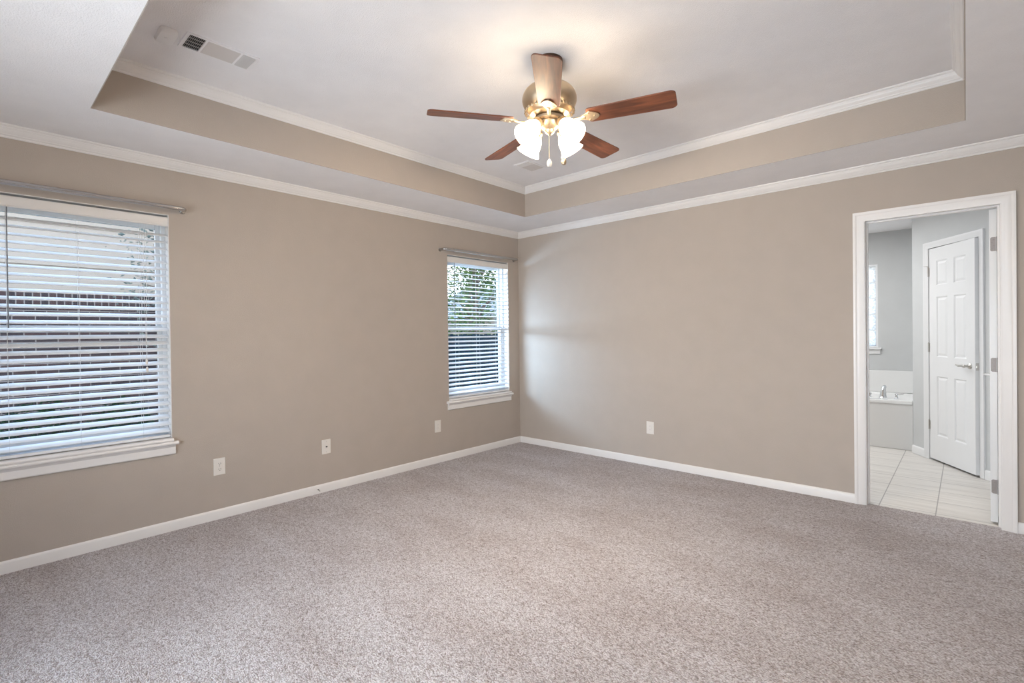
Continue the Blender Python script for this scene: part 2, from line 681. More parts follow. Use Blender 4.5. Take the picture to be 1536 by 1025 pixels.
base_run('baseboard_left', (0, 0), (0, RY))
base_run('baseboard_back', (DX0 - CAS_W - .005, 0), (0.012, 0))
base_run('baseboard_corner', (RX, 0), (DX1 + CAS_W + .005, 0))
base_run('baseboard_right', (RX, RY), (RX, 0))
base_run('baseboard_front', (0, RY), (RX, RY))

# unseen window added behind the camera to go with the fill light
fw = frame_empty('added_window', (2.55, RY - 0.1, 0.6))
m = MB()
m.box(-1.2, 1.2, -.03, .03, 0, .05).box(-1.2, 1.2, -.03, .03, 1.43, 1.48).box(-1.2, -1.15, -.03, .03, .05, 1.43).box(1.15, 1.2, -.03, .03, .05, 1.43)
m.box(-1.15, 1.15, -.02, .02, .72, .76).box(-.03, .03, -.03, .03, .05, 1.43).build('window_frame', VINYL, fw)
for sx in (-1, 1):
    MB().box(sx * .59 - .56, sx * .59 + .56, -.003, .003, .05, 1.43).build('window_pane', GLASS, fw)

# ------------------------------------------------------------------ bedroom windows: frame, sashes, glass, sill
SHR = 0.0


def bedroom_window(name, y0, y1):
    w = y1 - y0
    e = frame_empty(name, (0, (y0 + y1) / 2, WZ0))
    h = WZ1 - WZ0
    a = w / 2
    # jamb liner
    m = MB()
    m.box(-.15, -.004, -a, -a + .004, 0, h).box(-.15, -.004, a - .004, a, 0, h).box(-.15, -.004, -a + .004, a - .004, h - .004, h)
    m.build('jamb', TRIM, e)
    i = a - .004
    m = MB()
    m.box(-.148, -.075, -i, -i + .024, 0.02, h - .012).box(-.148, -.075, i - .024, i, 0.02, h - .012)
    m.box(-.148, -.075, -i + .024, i - .024, h - .05, h - .012).box(-.148, -.075, -i + .024, i - .024, 0.02, .055)
    m.build('window_frame', VINYL, e, bevel=.003)
    s = i - .024
    mid = 0.735
    for nm, x0, x1, z0, z1 in (('upper_sash', -.142, -.115, mid - .02, h - .05), ('lower_sash', -.110, -.083, .055, mid + .02)):
        m = MB()
        m.box(x0, x1, -s, -s + .024, z0, z1).box(x0, x1, s - .024, s, z0, z1)
        m.box(x0, x1, -s + .024, s - .024, z0, z0 + .036).box(x0, x1, -s + .024, s - .024, z1 - .036, z1)
        so = m.build(nm, VINYL, e, bevel=.003)
        xm = (x0 + x1) / 2
        MB().box(xm - .002, xm + .002, -s + .022, s - .022, z0 + .034, z1 - .034).build('window_pane', GLASS, so)
    # stool and apron
    m = MB()
    m.extrude([(-.075, -.004), (-.075, .02), (.030, .02), (.037, .016), (.040, .008), (.037, 0), (.030, -.004)], -a, a)
    st = m.build('window_sill', TRIM, e, smooth=25)
    st.location = (0, 0, -.004)
    m = MB()
    m.extrude([(0.0005, -.004), (0.0005, .02), (.030, .02), (.037, .016), (.040, .008), (.037, 0), (.030, -.004)], -a - .032, a + .028)
    m.build('sill_nosing', TRIM, e, smooth=25).location = (0, 0, -.0245)
    m = MB()
    pr = [(0.0005, -.092), (.012, -.092), (.016, -.086), (.016, -.045), (.022, -.036), (.026, -.0295), (0.0005, -.0295)]
    m.extrude(pr, -a - .018, a + .014).build('apron', TRIM, e, smooth=25)
    return struct(e)


bedroom_window('window_1', *WIN[0])
bedroom_window('window_2', *WIN[1])


def blind(label, y0, y1, group, tilt_deg, wand_at):
    w = y1 - y0 - .014
    a = w / 2
    top, bot = WZ1 - .014, WZ0 + .020
    t = thing('window_blind', label, 'blind', (-.038, (y0 + y1) / 2, bot), group=group)
    H = top - bot
    MB().box(-.024, .020, -a, a, H - .046, H - .002).build('headrail', SLAT, t, bevel=.002)
    m = MB()
    m.extrude([(.021, H - .062), (.026, H - .062), (.030, H - .054), (.028, H - .046), (.030, H - .010), (.026, H - .002), (.021, H - .002)], -a - .004, a + .004)
    m.build('valance', VALANCE, t, smooth=25)
    m = MB()
    pitch, tilt = 0.0443, math.radians(tilt_deg)
    n = int((H - .075 - .03) / pitch)
    for k in range(n):
        z = .045 + k * pitch
        M = Matrix.Translation((0, 0, z)) @ Matrix.Rotation(tilt, 4, 'Y')
        prof = [(-.0255, 0), (-.013, .0018), (0, .0024), (.013, .0018), (.0255, 0), (.0255, .0026), (.013, .0044), (0, .005), (-.013, .0044), (-.0255, .0026)]
        m.extrude(prof, -a, a, M)
    m.build('slats', SLAT, t, smooth=30)
    MB().box(-.026, .026, -a, a, 0.0, .017).build('bottom_rail', SLAT, t, bevel=.003)
    for yy in (-a + .145, 0.0, a - .145):
        c = MB()
        for xx in (-.0262, .0262):
            c.tube([(xx, yy, .017), (xx, yy, H - .05)], .0008, 5)
        c.build('ladder_cord', CORD, t)
    c = MB()
    for k in range(2):
        c.tube([(.033, a - .118 - .012 * k, H - .062), (.035, a - .120 - .012 * k, H - .5), (.036, a - .125 + .002 * k, .52 - .05 * k)], .0011, 6)
    co = c.build('lift_cord', CORD, t)
    for k in range(2):
        MB().lathe([(.002, .0), (.006, -.004), (.0075, -.022), (.005, -.034)], 12,
                   Matrix.Translation((.036, a - .125 + .002 * k, .52 - .05 * k))).build('tassel', PLATE, co)
    wd = MB().tube([(.034, -a + wand_at, H - .065), (.037, -a + wand_at - .001, .72)], .0028, 8).build('tilt_wand', WAND, t)
    MB().tube([(.031, -a + wand_at, H - .052), (.034, -a + wand_at, H - .066)], .0022, 6).build('wand_hook', PLATE, wd)
    return t


blind('open white slat blind in the big window with a brick house outside', *WIN[0], 'white slat blinds in the bedroom windows', 24.5, .150)
blind('open white slat blind in the small window near the room corner', *WIN[1], 'white slat blinds in the bedroom windows', 17, .090)


def curtain_rod(label, ya, yb, z, off=.078, r=.0135):
    t = thing('curtain_rod', label, 'curtain rod', (0, (ya + yb) / 2, z), group='silver curtain rods over the windows')
    h = (yb - ya) / 2
    pts = [(.004, -h, 0), (off - .035, -h, 0)]
    for k in range(1, 7):
        q = PI / 2 * k / 6
        pts.append((off - .035 + .035 * math.sin(q), -h + .035 - .035 * math.cos(q), 0))
    pts += [(off, y, 0) for y in (-h * .6, -h * .2, h * .2, h * .6)]
    for k in range(0, 7):
        q = PI / 2 * k / 6
        pts.append((off - .035 + .035 * math.cos(q), h - .035 + .035 * math.sin(q), 0))
    pts.append((.004, h, 0))
    MB().tube(pts, r, 16).build('rod', ROD, t)
    # the wider telescoping half
    MB().tube([(off, -h * .80, 0), (off, h * .15, 0)], r * 1.13, 16).build('outer_sleeve', ROD, t)
    for s in (-1, 1):
        b = MB()
        b.lathe([(.019, 0), (.019, .003), (.014, .005), (.014, .012)], 20, Matrix.Translation((.0005, s * h, 0)) @ Matrix.Rotation(PI / 2, 4, 'Y'))
        b.build('wall_bracket', ROD, t)
    return t


curtain_rod('silver curtain rod over the big window, only its bent right end showing', -4.46, -3.385, 2.118)
curtain_rod('silver curtain rod above the small corner window', -1.175, -.085, 2.118)

# ------------------------------------------------------------------ wall plates


def plate_thing(name, label, cat, loc, rotz, kind, group=None):
    """local frame: x to the right on the plate, y out of the wall, z up"""
    t = thing(name, label, cat, loc, (0, 0, rotz), group)
    MB().prism([(-.038, -.059), (.038, -.059), (.038, .059), (-.038, .059)], -.0055, -.0003, Matrix.Rotation(PI / 2, 4, 'X')).build('cover_plate', PLATE, t, bevel=.0025)
    R = Matrix.Rotation(-PI / 2, 4, 'X')
    if kind == 'duplex':
        for s in (-1, 1):
            m = MB()
            poly = []
            for k in range(32):
                q = 2 * PI * k / 32
                poly.append((.0170 * math.cos(q), max(-.0135, min(.0135, .0170 * math.sin(q)))))
            m.prism(poly, .005, .0075, Matrix.Translation((0, 0, s * .0195)) @ R)
            so = m.build('receptacle', PLATE, t)
            sl = MB()
            sl.box(-.0078, -.0052, .0070, .0082, s * .0195 - .002, s * .0195 + .0075)
            sl.box(.0050, .0074, .0070, .0082, s * .0195 - .001, s * .0195 + .0065)
            sl.lathe([(.0026, .0070), (.0026, .0082)], 12, Matrix.Translation((0, 0, s * .0195 - .0085)) @ R)
            sl.build('slots', SLOT, so)
        MB().lathe([(.003, .0052), (.0025, .0066)], 12, R).build('screw', NICKEL, t)
    elif kind == 'coax':
        c = MB()
        c.lathe([(.008, .005), (.008, .008)], 6, R)
        c.build('hex_nut', NICKEL, t)
        MB().lathe([(.0048, .005), (.0048, .017)], 14, R).build('coax_jack', SLOT, t)
        for s in (-1, 1):
            MB().lathe([(.003, .0052), (.0025, .0066)], 12, Matrix.Translation((0, 0, s * .041)) @ R).build('screw', NICKEL, t)
    elif kind == 'decora':
        MB().box(-.0165, .0165, .005, .0085, -.0335, .0335).build('rocker', PLATE, t, bevel=.001)
        m = MB()
        m.box(-.006, .006, .0084, .0092, .010, .022).box(-.006, .006, .0084, .0092, -.022, -.010)
        m.build('slots', VENTM, t)
    return t


LR = -PI / 2    # faces +x on the left wall
plate_thing('power_outlet', 'white duplex power outlet low on the wall just right of the big window', 'power outlet', (0, -3.186, .366), LR, 'duplex')
plate_thing('cable_plate', 'white wall plate with one dark round cable jack at its middle', 'wall plate', (0, -2.398, .366), LR, 'coax')
plate_thing('power_outlet', 'white power outlet with faint slots just left below the small corner window', 'power outlet', (0, -1.233, .362), LR, 'decora')
plate_thing('power_outlet', 'white power outlet alone on the blank wall left of the bathroom doorway', 'power outlet', (1.653, 0, .360), PI, 'decora')

# coax stub poking out of the baseboard
t = thing('cable_stub', 'short dark cable end poking out of the white baseboard', 'cable', (.012, -2.478, .034))
MB().tube([(0, 0, 0), (.012, 0, .001), (.02, .002, -.004)], .0032, 10).build('cable', SLOT, t)
MB().tube([(.019, .0018, -.0035), (.027, .003, -.009)], .0042, 8).build('connector', NICKEL, t)

# ------------------------------------------------------------------ bathroom doorway
casing = [(0, 0), (.017, 0), (.017, .012), (.015, .018), (.012, .022), (.012, .034), (.009, .044), (.009, .052), (.006, .060), (.006, CAS_W), (0, CAS_W)]


def casing_set(x0, x1, h, prof, M=None):
    """three mitred legs round an opening on plane y=0; prof = (thickness, distance outward reversed)"""
    mb = MB()
    n = len(prof)
    vs, fs = [], []
    for (tk, w) in prof:
        o = CAS_W - w
        for (x, z) in ((x0 - o, 0), (x0 - o, h + o), (x1 + o, h + o), (x1 + o, 0)):
            vs.append((x, -tk, z))
    for k in range(n):
        k2 = (k + 1) % n
        for c in range(3):
            fs.append((k * 4 + c, k * 4 + c + 1, k2 * 4 + c + 1, k2 * 4 + c))
    fs.append(tuple(k * 4 for k in range(n)))
    fs.append(tuple(k * 4 + 3 for k in reversed(range(n))))
    mb.add(vs, fs, M)
    return mb


d1 = frame_empty('door_1', (0, 0, 0))
casing_set(DX0 - .005, DX1 + .005, DH - .002 + .0, casing).build('casing', TRIM, d1, smooth=25)
m = MB()
m.box(DX0 - .019, DX0, .0005, WT, 0, DH).box(DX1, DX1 + .019, .0005, WT, 0, DH).box(DX0 - .019, DX1 + .019, .0005, WT, DH, DH + .019)
m.build('jamb', TRIM, d1)
m = MB()
m.box(DX0, DX0 + .011, .045, .080, 0, DH).box(DX0 + .011, DX1 - .011, .045, .080, DH - .011, DH).box(DX1 - .011, DX1, .045, .080, 0, DH)
m.build('door_stop', TRIM, d1)
casing_set(DX0 - .005, DX1 + .005, DH - .002, casing, Matrix.Translation((DX0 + DX1, WT, 0)) @ Matrix.Rotation(PI, 4, 'Z')).build('casing', TRIM, d1, smooth=25)


def panel_door(name, w, h, parent, mat, t=.035, two=True):
    """slab in local coords: x 0..w from the hinge, y 0 (front) .. t, z 0..h, six raised panels on the front"""
    mb = MB()
    st, mu = .105 * w / .6, .085 * w / .6
    pw = (w - 2 * st - mu) / 2
    xs = [(st, st + pw), (st + pw + mu, w - st)]
    zs = [(.235, .80), (.985, 1.555), (1.665, h - .125)]
    holes = [(x0, x1, z0, z1) for x0, x1 in xs for z0, z1 in zs]
    us = sorted({0, w} | {v for hh in holes for v in hh[:2]})
    vs = sorted({0, h} | {v for hh in holes for v in hh[2:]})

    def face(y, out):
        for i in range(len(us) - 1):
            for j in range(len(vs) - 1):
                cu, cv = (us[i] + us[i + 1]) / 2, (vs[j] + vs[j + 1]) / 2
                if any(a < cu < b and c < cv < d for a, b, c, d in holes):
                    continue
                mb.add([(us[i], y, vs[j]), (us[i + 1], y, vs[j]), (us[i + 1], y, vs[j + 1]), (us[i], y, vs[j + 1])], [(0, 1, 2, 3)])
        for a, b, c, d in holes:
            steps = [(0, 0), (.010, .008), (.016, .008), (.034, .002)]
            for (i0, d0), (i1, d1_) in zip(steps[:-1], steps[1:]):
                A = [(a + i0, c + i0), (b - i0, c + i0), (b - i0, d - i0), (a + i0, d - i0)]
                B = [(a + i1, c + i1), (b - i1, c + i1), (b - i1, d - i1), (a + i1, d - i1)]
                vv = [(x, y + out * d0, z) for x, z in A] + [(x, y + out * d1_, z) for x, z in B]
                mb.add(vv, [(k, (k + 1) % 4, 4 + (k + 1) % 4, 4 + k) for k in range(4)])
            i, dd = steps[-1]
            mb.add([(a + i, y + out * dd, c + i), (b - i, y + out * dd, c + i), (b - i, y + out * dd, d - i), (a + i, y + out * dd, d - i)], [(0, 1, 2, 3)])

    face(0, 1)
    face(t, -1)
    mb.add([(0, 0, 0), (w, 0, 0), (w, t, 0), (0, t, 0), (0, 0, h), (w, 0, h), (w, t, h), (0, t, h)],
           [(0, 3, 2, 1), (4, 5, 6, 7), (1, 2, 6, 5), (3, 0, 4, 7)])
    import bmesh
    bm = bmesh.new()
    me = bpy.data.meshes.new('tmp')
    me.from_pydata(mb.v, [], mb.f)
    bm.from_mesh(me)
    bmesh.ops.remove_doubles(bm, verts=bm.verts, dist=1e-5)
    bm.verts.index_update()
    mb.v = [tuple(v.co) for v in bm.verts]
    mb.f = [tuple(v.index for v in f.verts) for f in bm.faces]
    bm.free()
    bpy.data.meshes.remove(me)
    return mb.build(name, mat, parent, smooth=0)


def lever_set(parent, x, z, yface, sgn, out=-1, rose=.026):
    """rose and curved lever on the face y=yface; sgn = lever direction in x"""
    R = Matrix.Translation((x, yface, z)) @ Matrix.Rotation(PI / 2 if out < 0 else -PI / 2, 4, 'X')
    m = MB()
    m.lathe([(rose, 0), (rose, .004), (rose * .85, .009), (.013, .012), (.010, .014), (.010, .038), (.013, .042), (.013, .052), (.009, .056)], 28, R)
    y = yface + out * .047
    pts = [(x, y, z), (x + sgn * .02, y, z + .003), (x + sgn * .045, y, z + .002), (x + sgn * .07, y, z - .003), (x + sgn * .088, y, z + .004),
           (x + sgn * .102, y, z + .009), (x + sgn * .112, y + .004, z + .004)]
    m.tube(pts, [.010, .0105, .010, .0085, .0068, .0058, .005], 12)
    return m.build('door_handle', NICKEL, parent)


# the leaf of the bathroom door, swung open past square into the bathroom
HX, HY = DX1 - .012, WT - .012
leaf = bpy.data.objects.new('door_leaf', None)
COL.objects.link(leaf)
leaf.parent = d1
leaf.location = (HX, HY, .012)
leaf.rotation_euler = (0, 0, math.radians(90 - 2.2))
lo = panel_door('door_slab', .68, 2.025, leaf, DOORW)
# hinge leaves show on the slab's edge (local x = 0)
for zz in (.23, 1.02, 1.80):
    m = MB()
    poly = []
    for (cx, cz, a0) in ((.026, .038, 0), (.026, -.038, -90)):
        pass
    pl_ = [(0.0, -.045), (.020, -.045), (.026, -.039), (.026, .039), (.020, .045), (0.0, .045)]
    m.prism([(p[0], p[1]) for p in pl_], 0, .0022, Matrix.Translation((-.0022, 0.004, zz)) @ Matrix(((0, 0, 1, 0), (1, 0, 0, 0), (0, 1, 0, 0), (0, 0, 0, 1))))
    m.lathe([(.0055, -.047), (.0055, .047)], 12, Matrix.Translation((-.003, -.004, zz)))
    for sx, sz in ((.010, .028), (.019, .010), (.010, -.010), (.019, -.030)):
        m.lathe([(.0035, 0), (.0025, .0012)], 10, Matrix.Translation((-.0022, .004 + sx, zz + sz)) @ Matrix.Rotation(-PI / 2, 4, 'Y'))
    m.build('door_hinge', HINGE, leaf)
lever_set(leaf, .62, .95, 0, -1, -1)

# ------------------------------------------------------------------ bathroom
BY = 3.08
P0 = Vector((3.470, 2.148))                       # convex corner of the slanting closet wall
DIR = Vector((.559, -.829)).normalized()
NRM = Vector((-.829, -.559))
ANG = math.atan2(DIR.y, DIR.x)
struct(box('floor_bathroom', TILE, (1.2, 4.95, .045, 3.3, -.10, -.002)))
struct(box('ceiling_bathroom', CEIL, (1.2, 4.95, WT, 3.3, Z1, Z1 + .1)))
BWX0, BWX1, BWZ0, BWZ1 = 2.30, 3.085, 1.045, 2.055
struct(wall_grid([1.2, 4.95], [-.1, Z1], [(BWX0, BWX1, BWZ0, BWZ1)], lambda u, v, d: (u, BY + d, v), .15).build('wall_bathroom_back', BATHWALL, smooth=0))
struct(box('wall_bathroom_left', BATHWALL, (1.08, 1.2, WT, 3.3, -.1, Z1)))
struct(box('wall_bathroom_right', BATHWALL, (4.83, 4.95, WT, 3.3, -.1, Z1)))

# slanting wall: local x along DIR from P0, local y = into the room's outside
MS = Matrix.Translation((P0.x, P0.y, 0)) @ Matrix.Rotation(ANG, 4, 'Z')
# in this frame +y points away from the bathroom floor
OX0, OX1, OH = .245, .875, 2.045
sl = wall_grid([0, 1.55], [-.1, Z1], [(OX0 - .012, OX1 + .012, -.1, OH + .012)], lambda u, v, d: tuple(MS @ Vector((u, d, v))), .10)
sl.box(-.001, .05, 0.06, 1.2, -.1, Z1, Matrix.Translation((P0.x, P0.y, 0)))
struct(sl.build('wall_bathroom_slant', BATHWALL, smooth=0))
struct(MB().box(0, 1.6, .50, .55, -.1, Z1, MS).build('wall_closet', BATHWALL, smooth=0))

d2 = frame_empty('door_2', (P0.x, P0.y, 0), (0, 0, ANG))
CW0 = CAS_W
CAS_W = .058
cas2 = [(0, 0), (.015, 0), (.015, .012), (.012, .020), (.010, .040), (.006, .050), (.006, CAS_W), (0, CAS_W)]
casing_set(OX0, OX1, OH, cas2).build('casing', DOORW, d2, smooth=25)
m = MB()
m.box(OX0 - .011, OX0, .0005, .10, 0, OH).box(OX1, OX1 + .011, .0005, .10, 0, OH).box(OX0 - .011, OX1 + .011, .0005, .10, OH, OH + .011)
m.build('jamb', DOORW, d2)
m = MB()
m.box(OX0, OX0 + .011, .040, .075, 0, OH).box(OX1 - .011, OX1, .040, .075, 0, OH).box(OX0 + .011, OX1 - .011, .040, .075, OH - .011, OH)
m.build('door_stop', DOORW, d2)
leaf2 = bpy.data.objects.new('door_leaf', None)
COL.objects.link(leaf2)
leaf2.parent = d2
leaf2.location = (OX0 + .003, .002, .016)
leaf2.rotation_euler = (0, 0, math.radians(-3.2))
LW = OX1 - OX0 - .006
panel_door('door_slab', LW, 2.022, leaf2, DOORW)
lever_set(leaf2, LW - .062, .925, 0, -1)
MB().box(LW, LW + .0015, .005, .030, .892, .955).box(LW + .0015, LW + .009, .010, .024, .914, .934).build('latch', NICKEL, leaf2)
for zz in (.32, 1.07, 1.80):
    m = MB()
    m.lathe([(.0055, -.044), (.0055, .044)], 12, Matrix.Translation((-.004, -.006, zz)))
    m.lathe([(.0035, .044), (.0045, .048), (.002, .052)], 10, Matrix.Translation((-.004, -.006, zz)))
    m.box(-.004, .010, -.0012, .0005, zz - .042, zz + .042)
    m.build('door_hinge', NICKEL, leaf2)
# bent wire hook over the top hinge
MB().tube([(-.055, -.018, 1.862), (-.004, -.018, 1.862), (-.004, -.010, 1.855), (-.004, -.010, 1.79)], .0028, 8).build('hinge_pin_stop', NICKEL, leaf2)
CAS_W = CW0

BB2 = [(0, 0), (0.012, 0), (0.012, 0.066), (0.008, 0.076), (0.003, 0.082), (0, 0.082)]


def on_slant(s):
    p = P0 + DIR * s
    return (p.x, p.y)


base_run('baseboard_slant', on_slant(OX0 - .060), on_slant(-.004), DOORW, BB2)
base_run('baseboard_closet', on_slant(1.5), on_slant(OX1 + .060), DOORW, BB2)

t = thing('towel_bar', 'white towel bar end on the wall right of the closet door', 'towel bar', (P0.x, P0.y, .887), (0, 0, ANG))
MB().tube([(1.0, -.055, 0), (1.45, -.055, 0)], .007, 12).build('bar', DOORW, t)
for s in (1.0, 1.45):
    MB().lathe([(.020, .0005), (.020, .006), (.010, .012), (.009, .055), (.011, .066)], 18, Matrix.Translation((s, 0, 0)) @ Matrix.Rotation(PI / 2, 4, 'X')).build('post', DOORW, t)

# bathroom window
bw = frame_empty('window_3', ((BWX0 + BWX1) / 2, BY, BWZ0))
a, h = (BWX1 - BWX0) / 2, BWZ1 - BWZ0
m = MB()
m.box(-a, -a + .02, .0005, .13, 0, h).box(a - .02, a, .0005, .13, 0, h).box(-a + .02, a - .02, .0005, .13, h - .02, h).box(-a + .02, a - .02, .0005, .13, 0, .02)
m.build('window_frame', VINYL, bw)
m = MB()
for k in range(1, 5):
    z = .02 + (h - .04) * k / 5
    m.box(-a + .02, a - .02, .055, .075, z - .005, z + .005)
for k in range(1, 4):
    x = -a + .02 + (2 * a - .04) * k / 4
    m.box(x - .005, x + .005, .055, .075, .02, h - .02)
m.build('muntin', VINYL, bw)
MB().box(-a + .02, a - .02, .060, .070, .02, h - .02).build('window_pane', FROST, bw)
m = MB()
m.box(-a - .03, a + .035, -.035, -.0005, -.02, 0.004).box(-a - .018, a + .022, -.014, -.0005, -.075, -.02)
m.build('window_sill', DOORW, bw, bevel=.003)

# bathtub with its surround and deck mounted faucet
TFY, TZ = 2.245, .512
tx0, tx1 = 1.62, 3.462
tb = thing('bathtub', 'white built-in bathtub below the frosted window', 'bathtub', ((tx0 + tx1) / 2, TFY, 0))
cx = (tx0 + tx1) / 2
a = (tx1 - tx0) / 2
dep = BY - TFY - .002
mb = MB()
# basin: rounded rectangle rings


def rrect(ax, ay, r, n=8):
    out = []
    for (sx, sy, q0) in ((1, 1, 0), (-1, 1, 90), (-1, -1, 180), (1, -1, 270)):
        for k in range(n + 1):
            q = math.radians(q0 + 90 * k / n)
            out.append((sx * (ax - r) + r * math.cos(q), sy * (ay - r) + r * math.sin(q)))
    return out


rings = [(a, dep / 2, .012, TZ - .035), (a, dep / 2, .012, TZ - .006), (a - .005, dep / 2 - .005, .014, TZ), (a - .30, dep / 2 - .085, .16, TZ), (a - .32, dep / 2 - .10, .16, TZ - .012),
         (a - .36, dep / 2 - .13, .16, TZ - .20), (a - .42, dep / 2 - .17, .15, .14), (a - .50, dep / 2 - .24, .10, .12)]
vs, fs = [], []
nn = None
for ax, ay, r, z in rings:
    rr = rrect(ax, ay, r)
    nn = len(rr)
    vs += [(x, y + dep / 2, z) for x, y in rr]
for i in range(len(rings) - 1):
    for k in range(nn):
        k2 = (k + 1) % nn
        fs.append((i * nn + k, i * nn + k2, (i + 1) * nn + k2, (i + 1) * nn + k))
fs.append(tuple((len(rings) - 1) * nn + k for k in range(nn)))
mb.add(vs, fs)
mb.build('basin', ACRYL, tb, smooth=40)
MB().box(-a, a, .006, .024, 0.0, TZ - .036).build('apron', ACRYL, tb, bevel=.002)
MB().box(-a, a, dep - .022, dep, TZ + .0005, .772).build('backsplash', ACRYL, tb, bevel=.004)
fx, fy = 3.195 - cx, 2.42 - TFY
sp = MB()
sp.lathe([(.040, 0), (.040, .006), (.034, .012), (.030, .03)], 24, Matrix.Translation((fx, fy, TZ)))
pts = [(fx, fy, TZ + .02), (fx, fy, TZ + .07)]
for k in range(1, 9):
    q = PI * .62 * k / 8
    pts.append((fx + (.0), fy + .045 - .045 * math.cos(q), TZ + .07 + .050 * math.sin(q)))
pts = [(fx + .012 * i / len(pts), y, z) for i, (x, y, z) in enumerate(pts)]
sp.tube(pts, [.032, .026] + [.0235 - .0008 * k for k in range(8)], 16)
sp.build('faucet_spout', CHROME, tb)
for hx in (-.118, .118):
    hm = MB()
    X = fx + hx
    hm.lathe([(.024, 0), (.024, .006), (.013, .012), (.012, .034), (.017, .040), (.016, .052), (.008, .056)], 18, Matrix.Translation((X, fy, TZ)))
    sg = 1 if hx > 0 else -1
    hm.tube([(X, fy, TZ + .046), (X + sg * .03, fy, TZ + .050), (X + sg * .062, fy, TZ + .052)], [.009, .007, .006], 10)
    hm.build('faucet_handle', CHROME, tb)

# ------------------------------------------------------------------ ceiling fan
FX, FY, FZ = 2.24, -2.26, Z2
fan = thing('ceiling_fan', 'five blade wooden ceiling fan with four lit glass shades', 'ceiling fan', (FX, FY, FZ))
MB().lathe([(.072, 0), (.072, -.012), (.064, -.030), (.045, -.050), (.022, -.060), (.022, -.066)], 40, cap0=True).build('canopy', BRONZE, fan)
MB().lathe([(.014, -.055), (.014, -.150)], 20).build('downrod', BRONZE, fan)
hz = -.138
arc = [(.062 + .083 * math.cos(math.radians(q)), hz - .072 + .074 * math.sin(math.radians(q))) for q in range(84, -56, -7)]
mot = MB().lathe([(.020, hz + .004)] + arc + [(.108, hz - .138), (.106, hz - .150), (.106, hz - .156), (.095, hz - .160), (.080, hz - .166), (.060, hz - .170)], 64).build('motor_housing', BRASS, fan)
rm = MB()
for k in range(30):   # embossed ring round the lower edge of the housing
    q = 2 * PI * k / 30
    M = Matrix.Rotation(q, 4, 'Z') @ Matrix.Translation((.128, 0, hz - .134)) @ Matrix.Rotation(math.radians(52), 4, 'Y')
    rm.lathe([(.001, .007), (.005, .006), (.009, .002), (.010, -.001)], 10, M)
rm.build('rosette_ring', BRASS, mot)
MB().lathe([(.078, -.309), (.082, -.312), (.082, -.324), (.076, -.328), (.066, -.331)], 44).build('flywheel_ring', BRASS, fan)
MB().lathe([(.055, -.326), (.062, -.329), (.066, -.333), (.066, -.340), (.058, -.350), (.040, -.364), (.028, -.372), (.024, -.384), (.014, -.392), (.006, -.398)], 40).build('switch_housing', BRASS, fan)

BR0, BR1 = .205, .645
BZ = -.332


def blade_outline():
    pts = []
    w0, w1 = .056, .066
    L0, L1 = BR0, BR1
    rc = .020
    for k in range(7):     # root corners rounded
        q = PI + PI / 2 * k / 6
        pts.append((L0 + rc + rc * math.cos(q), -w0 + rc + rc * math.sin(q)))
    rt = .022
    for k in range(9):
        q = -PI / 2 + PI / 2 * k / 8
        pts.append((L1 - rt + rt * math.cos(q) - .006 * (1 - math.sin(PI / 2 * k / 8)), -w1 + rt + rt * math.sin(q)))
    for k in range(9):
        q = PI / 2 * k / 8
        pts.append((L1 - rt + rt * math.cos(q) - .006 * math.sin(PI / 2 * k / 8), w1 - rt + rt * math.sin(q)))
    for k in range(7):
        q = PI / 2 + PI / 2 * k / 6
        pts.append((L0 + rc + rc * math.cos(q), w0 - rc + rc * math.sin(q)))
    return pts


PITCH_B = math.radians(-12)
for k in range(5):
    phi = math.radians(18.9 + 72 * k)
    M = Matrix.Rotation(phi, 4, 'Z') @ Matrix.Translation((0, 0, BZ)) @ Matrix.Rotation(PITCH_B, 4, 'X')
    b = MB().prism(blade_outline(), 0, .006).build('blade', WOOD, fan, bevel=.0012)
    b.matrix_local = M
    # blade iron: arm from the flywheel and a fan shaped plate under the blade root
    im = MB()
    n = 10
    arm = []
    for i in range(n + 1):
        u = i / n
        arm.append((.070 + .125 * u, 0, .016 - .020 * u - .012 * math.sin(PI * u)))
    im.tube(arm, [.013 - .003 * math.sin(PI * i / n) for i in range(n + 1)], 10, flat=.55)
    poly = []
    for i in range(25):
        q = -1.25 + 2.5 * i / 24
        rr = .058 + .006 * math.cos(3 * q)
        poly.append((.205 + rr * math.cos(q), rr * .80 * math.sin(q)))
    poly += [(.192, .022), (.172, .011), (.172, -.011), (.192, -.022)]
    im.prism(poly, -.0065, -.0005)
    iron = im.build('blade_iron', BRASS, fan, bevel=.001)
    iron.matrix_local = M
    for (sx, sy) in ((.215, .026), (.215, -.026), (.244, 0)):
        MB().lathe([(.001, -.0092), (.0045, -.0085), (.0052, -.0062)], 10, Matrix.Translation((sx, sy, 0))).build('screw', BRASS, iron)

